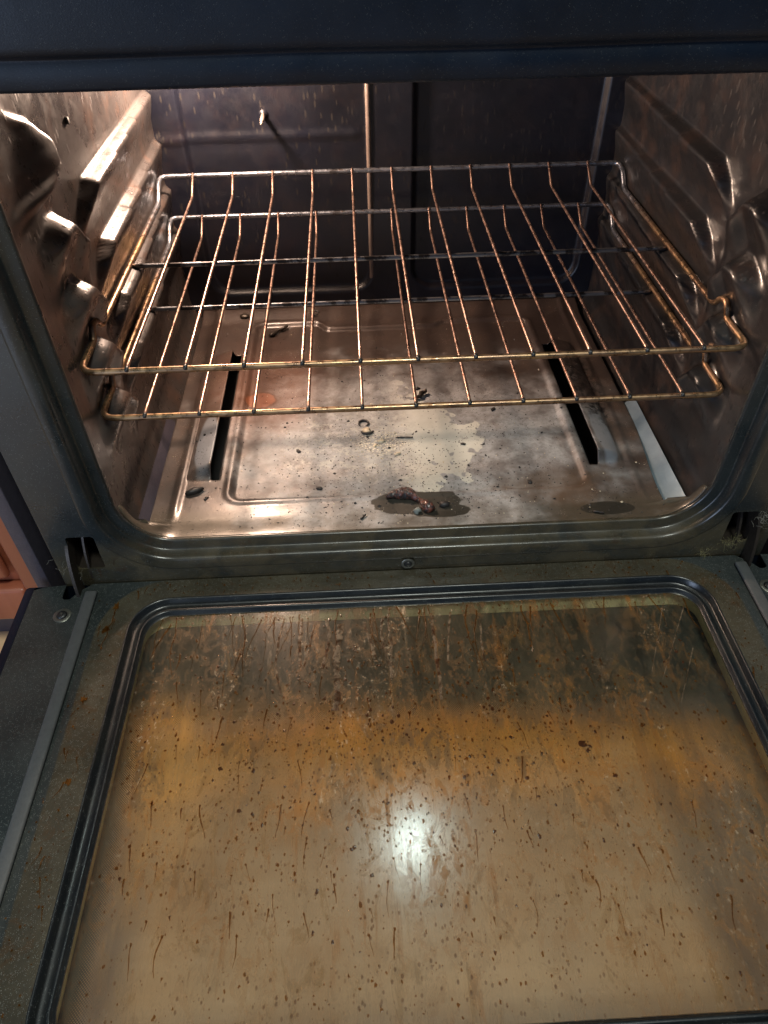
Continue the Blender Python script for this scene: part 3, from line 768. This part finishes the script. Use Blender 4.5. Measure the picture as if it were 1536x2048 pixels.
# ------------------------------------------------------------------ wire racks
SP = .0525; DEP = .4379; HH = .0176; RR = .0031
def make_rack(label):
    root = tag(empty('oven_rack', (0, 0, 0)), label, 'oven rack', 'wire racks in the oven')
    X = 5.82*SP; z = -.0022
    def side(s):
        return [(s*X, .085, z), (s*X, .0745, z+.0115), (s*X, .0610, z+.0135), (s*X, .0530, z+.0005)]
    loop = [(0, 0, z), (X, 0, z)] + list(reversed(side(1))) + [(X, DEP-.040, z), (X, DEP-.020, HH-.002), (X, DEP, HH), (0, DEP, HH),
            (-X, DEP, HH), (-X, DEP-.020, HH-.002), (-X, DEP-.040, z)] + side(-1) + [(-X, 0, z), (0, 0, z)]
    rad = [0, .016, .004, .006, .006, .006, .008, .008, .012, 0, .012, .008, .008, .006, .006, .006, .004, .016, 0]
    pts = fillet(loop, rad, 7)[:-1]
    # drop repeats
    q = [pts[0]]
    for p in pts[1:]:
        if (p-q[-1]).length > 1e-5: q.append(p)
    q = subdiv(q+[q[0]], .02)[:-1]
    tube('outer_rail', q, RR, MAT['rail'], root, 14, True)
    tube('cross_bar', subdiv([(-X, .2193, -.0042), (X, .2193, -.0042)], .02), .0026, MAT['bar'], root, 12)
    v, f = [], []
    tube_bm(v, f, fillet([(0, -.0018, -.0002), (0, .003, .0014), (0, DEP-.0325, .0014), (0, DEP-.001, HH+.0028), (0, DEP+.0018, HH+.0012)], .004, 4), .00172, 10)
    rod = bpy.data.meshes.new('rod'); rod.from_pydata(v, [], f); rod.polygons.foreach_set('use_smooth', [True]*len(f)); rod.materials.append(MAT['rod'])
    v, f = [], []
    tube_bm(v, f, [(0, -.0034, -.0005), (0, -.0012, .0004), (0, .0016, .0011)], [.0016, .0023, .0016], 10)
    tip = bpy.data.meshes.new('weld'); tip.from_pydata(v, [], f); tip.polygons.foreach_set('use_smooth', [True]*len(f)); tip.materials.append(MAT['screwhead'])
    for i in range(11):
        o = bpy.data.objects.new('rod', rod); C.objects.link(o); o.parent = root; o.location = ((i-5)*SP, 0, 0)
        t = bpy.data.objects.new('weld', tip); C.objects.link(t); t.parent = o
    return root
def dup(o, parent=None):
    c = o.copy(); C.objects.link(c); c.parent = parent
    for ch in list(o.children): dup(ch, c)
    return c
rack = make_rack('upper wire oven rack of coppery rods, resting above the other rack')
low = dup(rack); low.location = (0, .0102, -.0583)
low['label'] = 'lower wire oven rack, hanging one guide below the other rack'

# ------------------------------------------------------------------ burnt food and crumbs on the floor pan
def fz(x, y): return -.200+pan_z(x, y)
# the charred lump: two swollen ends joined by a thin neck, one surface
def charred():
    path = [(-.0300, .0285), (-.0265, .0300), (-.0215, .0315), (-.0160, .0330), (-.0100, .0330), (-.0040, .0315), (.0010, .0285), (.0040, .0255), (.0065, .0222), (.0090, .0180), (.0125, .0130), (.0160, .0085), (.0185, .0055), (.0200, .0035)]
    rad = [.0022, .0036, .0044, .0062, .0070, .0066, .0052, .0032, .0026, .0036, .0060, .0070, .0062, .0030]
    v, f = [], []
    P_ = subdiv([Vector((x, y, fz(x, y)+.0035)) for x, y in path], .0015)
    Rr = []
    L = len(path)
    for p in P_:
        best = min(range(L-1), key=lambda i: (Vector((path[i][0]+path[i+1][0], path[i][1]+path[i+1][1], 0))/2-Vector((p.x, p.y, 0))).length)
        a = Vector(path[best]+(0,)); b = Vector(path[best+1]+(0,)); t = min(1, max(0, (Vector((p.x, p.y, 0))-a).dot(b-a)/(b-a).length_squared))
        Rr.append(rad[best]*(1-t)+rad[best+1]*t)
    tube_bm(v, f, P_, Rr, 16)
    v2 = []
    for p in v:
        p = Vector(p); n = mnoise.noise(p*260)*.0020+mnoise.noise(p*700)*.0011; c = min(P_, key=lambda q: (q-p).length)
        d = (p-c).normalized() if (p-c).length > 1e-7 else Vector((0, 0, 1)); p = p+d*n; p.z = max(p.z, fz(p.x, p.y)-.0005); v2.append(tuple(p))
    return mesh('charred_food', v2, f, MAT['char'])
tag(charred(), 'reddish black charred food scrap with two swollen ends, at the front of the oven floor', 'burnt food')
def item(name, x, y, size, mat, label, cat, seed, rot=0, rough=.35, group=None):
    o = lump(name, (x, y, fz(x, y)+size[2]*.55), size, mat, seed, rough, None, rot); tag(o, label, cat, group); return o
item('burnt_lump', .0345, .0145, (.0062, .0045, .0032), MAT['soot'], 'oval dark burnt lump just right of the charred scrap', 'burnt crumb', 3, .1, .25)
item('grey_pebble', .0035, .0055, (.0046, .0040, .0032), MAT['grey'], 'small greenish grey crumb in front of the charred scrap', 'crumb', 5, .6, .4)
item('burnt_chunk', -.2485, .0535, (.0115, .0042, .0045), MAT['soot'], 'black oblong burnt chunk at the left front of the oven floor', 'burnt crumb', 8, .45, .25)
def ring_piece(name, x, y, r, a0, a1, th, mat, label, cat, sq=1.0):
    pts = [(x+r*math.cos(a0+(a1-a0)*k/16), y+r*sq*math.sin(a0+(a1-a0)*k/16), fz(x, y)+th*.9) for k in range(17)]
    rad = [th*(.55+.55*math.sin(PI*min(1, max(0, k/16)))) for k in range(17)]
    o = tube(name, pts, rad, mat, None, 8, False, .35); return tag(o, label, cat)
ring_piece('burnt_curl', -.0515, .176, .0062, -.9, 3.9, .0016, MAT['soot'], 'open black curl of burnt food behind the crescent-shaped scrap', 'burnt crumb')
ring_piece('burnt_crescent', -.0475, .1600, .0075, 3.3, 6.2, .0017, MAT['soot'], 'black crescent-shaped scrap cupping a pale crumb', 'burnt crumb', .75)
item('pale_crumb', -.0478, .1612, (.0052, .0048, .0018), MAT['tan'], 'pale flat crumb lying inside the crescent-shaped scrap', 'crumb', 12, .2, .5)
def stick(name, a, b, r, label, mat='soot', n=9):
    P0 = [Vector((a[0], a[1], fz(*a)+r)), Vector((b[0], b[1], fz(*b)+r*1.6))]
    pts = [P0[0].lerp(P0[1], k/n)+Vector((random.uniform(-1, 1)*r*.4, random.uniform(-1, 1)*r*.4, 0)) for k in range(n+1)]
    rad = [r*random.uniform(.6, 1.1) for _ in pts]; rad[0] = r*.4
    return tag(tube(name, pts, rad, MAT[mat], None, 7, False, .4), label, 'burnt crumb')
stick('burnt_twig', (-.187, .400), (-.160, .424), .0032, 'dark grooved burnt stick at the rear left of the oven floor', 'hinge')
stick('burnt_twig', (.017, .222), (.034, .238), .0034, 'thick black burnt stick in the middle of the oven floor, behind the pale crust', 'hinge')
stick('burnt_sliver', (-.0125, .1445), (.0090, .1425), .0011, 'thin dark splinter lying beside the white crumbs', 'soot')
stick('burnt_sliver', (-.0600, -.0040), (-.0535, .0030), .0013, 'small slanting black sliver near the front lip of the oven floor', 'soot')
stick('burnt_sliver', (.195, -.0080), (.2060, -.0135), .0014, 'curled black sliver by the dark patch at the right front of the oven floor', 'soot')
item('burnt_button', -.2270, .4520, (.0075, .0062, .0030), MAT['hinge'], 'round brown button-like crumb at the rear left of the oven floor', 'burnt crumb', 21, 0, .12)
ring_piece('burnt_loop', -.1190, .4520, .0065, .4, 5.4, .0017, MAT['soot'], 'small black looped scrap at the back of the oven floor', 'burnt crumb')
item('rust_grain', -.0125, .112, (.0042, .0022, .0016), MAT['tan'], 'pale crumb in front of the white crumb cluster', 'crumb', 31, .4, .4)
for k, (x, y, s, m_, lab) in enumerate(((-.0310, .1380, .0048, 'tan', 'largest cream crumb of the cluster in the middle of the oven floor'),
        (-.0390, .1300, .0032, 'tan', 'cream crumb at the front edge of the pale crumb cluster'),
        (.0700, .1270, .0034, 'soot', 'flat black crumb on the grey floor right of the pale crust'),
        (.1180, .1960, .0040, 'soot', 'black crumb well right of the middle on the oven floor'),
        (-.1330, .1260, .0036, 'soot', 'black teardrop crumb on the left of the oven floor'),
        (.0235, .2500, .0042, 'soot', 'small black curl just behind the thick burnt stick'),
        (.1385, .0520, .0038, 'soot', 'black crumb near the brown stain at the right of the oven floor'),
        (-.1060, .0560, .0040, 'soot', 'black crumb with a pale halo left of the charred scrap'),
        (-.2340, .0420, .0030, 'soot', 'small black crumb right of the oblong burnt chunk'))):
    item('crumb', x, y, (s, s*.62, s*.35), MAT[m_], lab, 'crumb', 40+k, k*1.3, .45)
def scatter(name, mat, n, fn, smin, smax, label, cat):
    vs, fs = [], []
    base = [(1, 0, -.3), (.3, .9, -.3), (-.8, .6, -.3), (-.7, -.7, -.3), (.4, -.9, -.3), (.1, 0, .8)]
    fb = [(0, 1, 5), (1, 2, 5), (2, 3, 5), (3, 4, 5), (4, 0, 5)]
    for i in range(n):
        x, y = fn()
        if not (-.285 < x < .282 and -.015 < y < .45) or not pkeep((x+.3045)/.608, (y+.0225)/.4925): continue
        s = random.uniform(smin, smax)*(2 if random.random() < .06 else 1); a = random.random()*6.3; st = random.uniform(.35, 1); b = len(vs); z = fz(x, y)
        for p in base:
            px, py = p[0]*s, p[1]*s*st; px *= random.uniform(.6, 1.3)
            vs.append((x+px*math.cos(a)-py*math.sin(a), y+px*math.sin(a)+py*math.cos(a), z+(p[2]+.3)*s*.7))
        fs += [tuple(b+i for i in t) for t in fb]
    return tag(mesh(name, vs, fs, mat, None, False), label, cat, None, 'stuff')
def anyw(): return (random.uniform(-.28, .28), random.uniform(-.015, .45)) if random.random() < .4 else (random.gauss(-.02, .12), random.gauss(.07, .07))
scatter('black_crumbs', MAT['soot'], 1500, anyw, .0005, .0014, 'fine black burnt crumbs strewn over the oven floor', 'crumbs')
scatter('pale_crumbs', MAT['tan'], 420, lambda: (random.gauss(-.03, .025), random.gauss(.138, .02)) if random.random() < .35 else anyw(), .0004, .0012, 'fine pale crumbs strewn over the oven floor', 'crumbs')

# lint and fluff at the hinges
def fluff(name, cx, cy, cz, n, L, mat, label, spread=.008):
    vs, fs = [], []
    for i in range(n):
        p = Vector((cx+random.gauss(0, spread), cy+random.gauss(0, spread*.4), cz+random.gauss(0, spread)))
        d = Vector((random.gauss(0, 1), random.gauss(0, 1), random.gauss(0, 1))).normalized(); pts = [p.copy()]
        for k in range(6):
            d = (d+Vector((random.gauss(0, .5), random.gauss(0, .5), random.gauss(0, .5)))).normalized(); p = p+d*L/6; pts.append(p.copy())
        tube_bm(vs, fs, pts, .00008, 3, False, False)
    return tag(mesh(name, vs, fs, mat), label, 'lint', None, 'stuff')
fluff('lint', -.372, -.049, -.205, 9, .010, MAT['lint'], 'grey lint caught beside the left hinge of the oven')
fluff('lint', .366, -.050, -.178, 50, .008, MAT['lint'], 'grey lint caught on top of the right hinge of the oven', .006)
fluff('fluff', .338, -.049, -.213, 60, .006, MAT['straw'], 'yellowed fluff packed beside the right hinge of the oven', .006)
fluff('fluff', .3135, -.048, -.229, 26, .008, MAT['straw'], 'yellowed fluff tuft at the seam left of the right hinge', .003)

# ------------------------------------------------------------------ kitchen at the lower left: cabinet and floor
cab = tag(empty('kitchen_cabinet', (-.73, .1, -.48)), 'reddish wood kitchen cabinet with a framed door, left of the oven', 'cabinet')
CI = Matrix.Translation(-cab.location)
def K(o): o.parent = cab; o.matrix_parent_inverse = CI; return o
K(box('carcass', -1.05, -.4275, .062, .50, -.415, .35, MAT['cabinet'], None, .002))
K(box('stile', -.488, -.436, .040, .0615, -.400, .30, MAT['cabinet'], None, .005))
K(box('stile', -1.04, -.975, .040, .0615, -.400, .30, MAT['cabinet'], None, .005))
K(box('door_rail', -.974, -.489, .0405, .0615, -.400, -.342, MAT['cabinet'], None, .005))
K(box('door_rail', -.974, -.489, .0405, .0615, .24, .30, MAT['cabinet'], None, .005))
K(box('door_panel', -.960, -.503, .0455, .0600, -.328, .226, MAT['cabinet'], None, .008))
K(box('toe_kick', -1.05, -.4275, .085, .5, -.48, -.416, MAT['shell'], None, .001))
fl = box('floor', -3, 3, -3.5, 1.0, -.53, -.48, MAT['floor'], None, 0); tag(fl, None, None, None, 'structure')
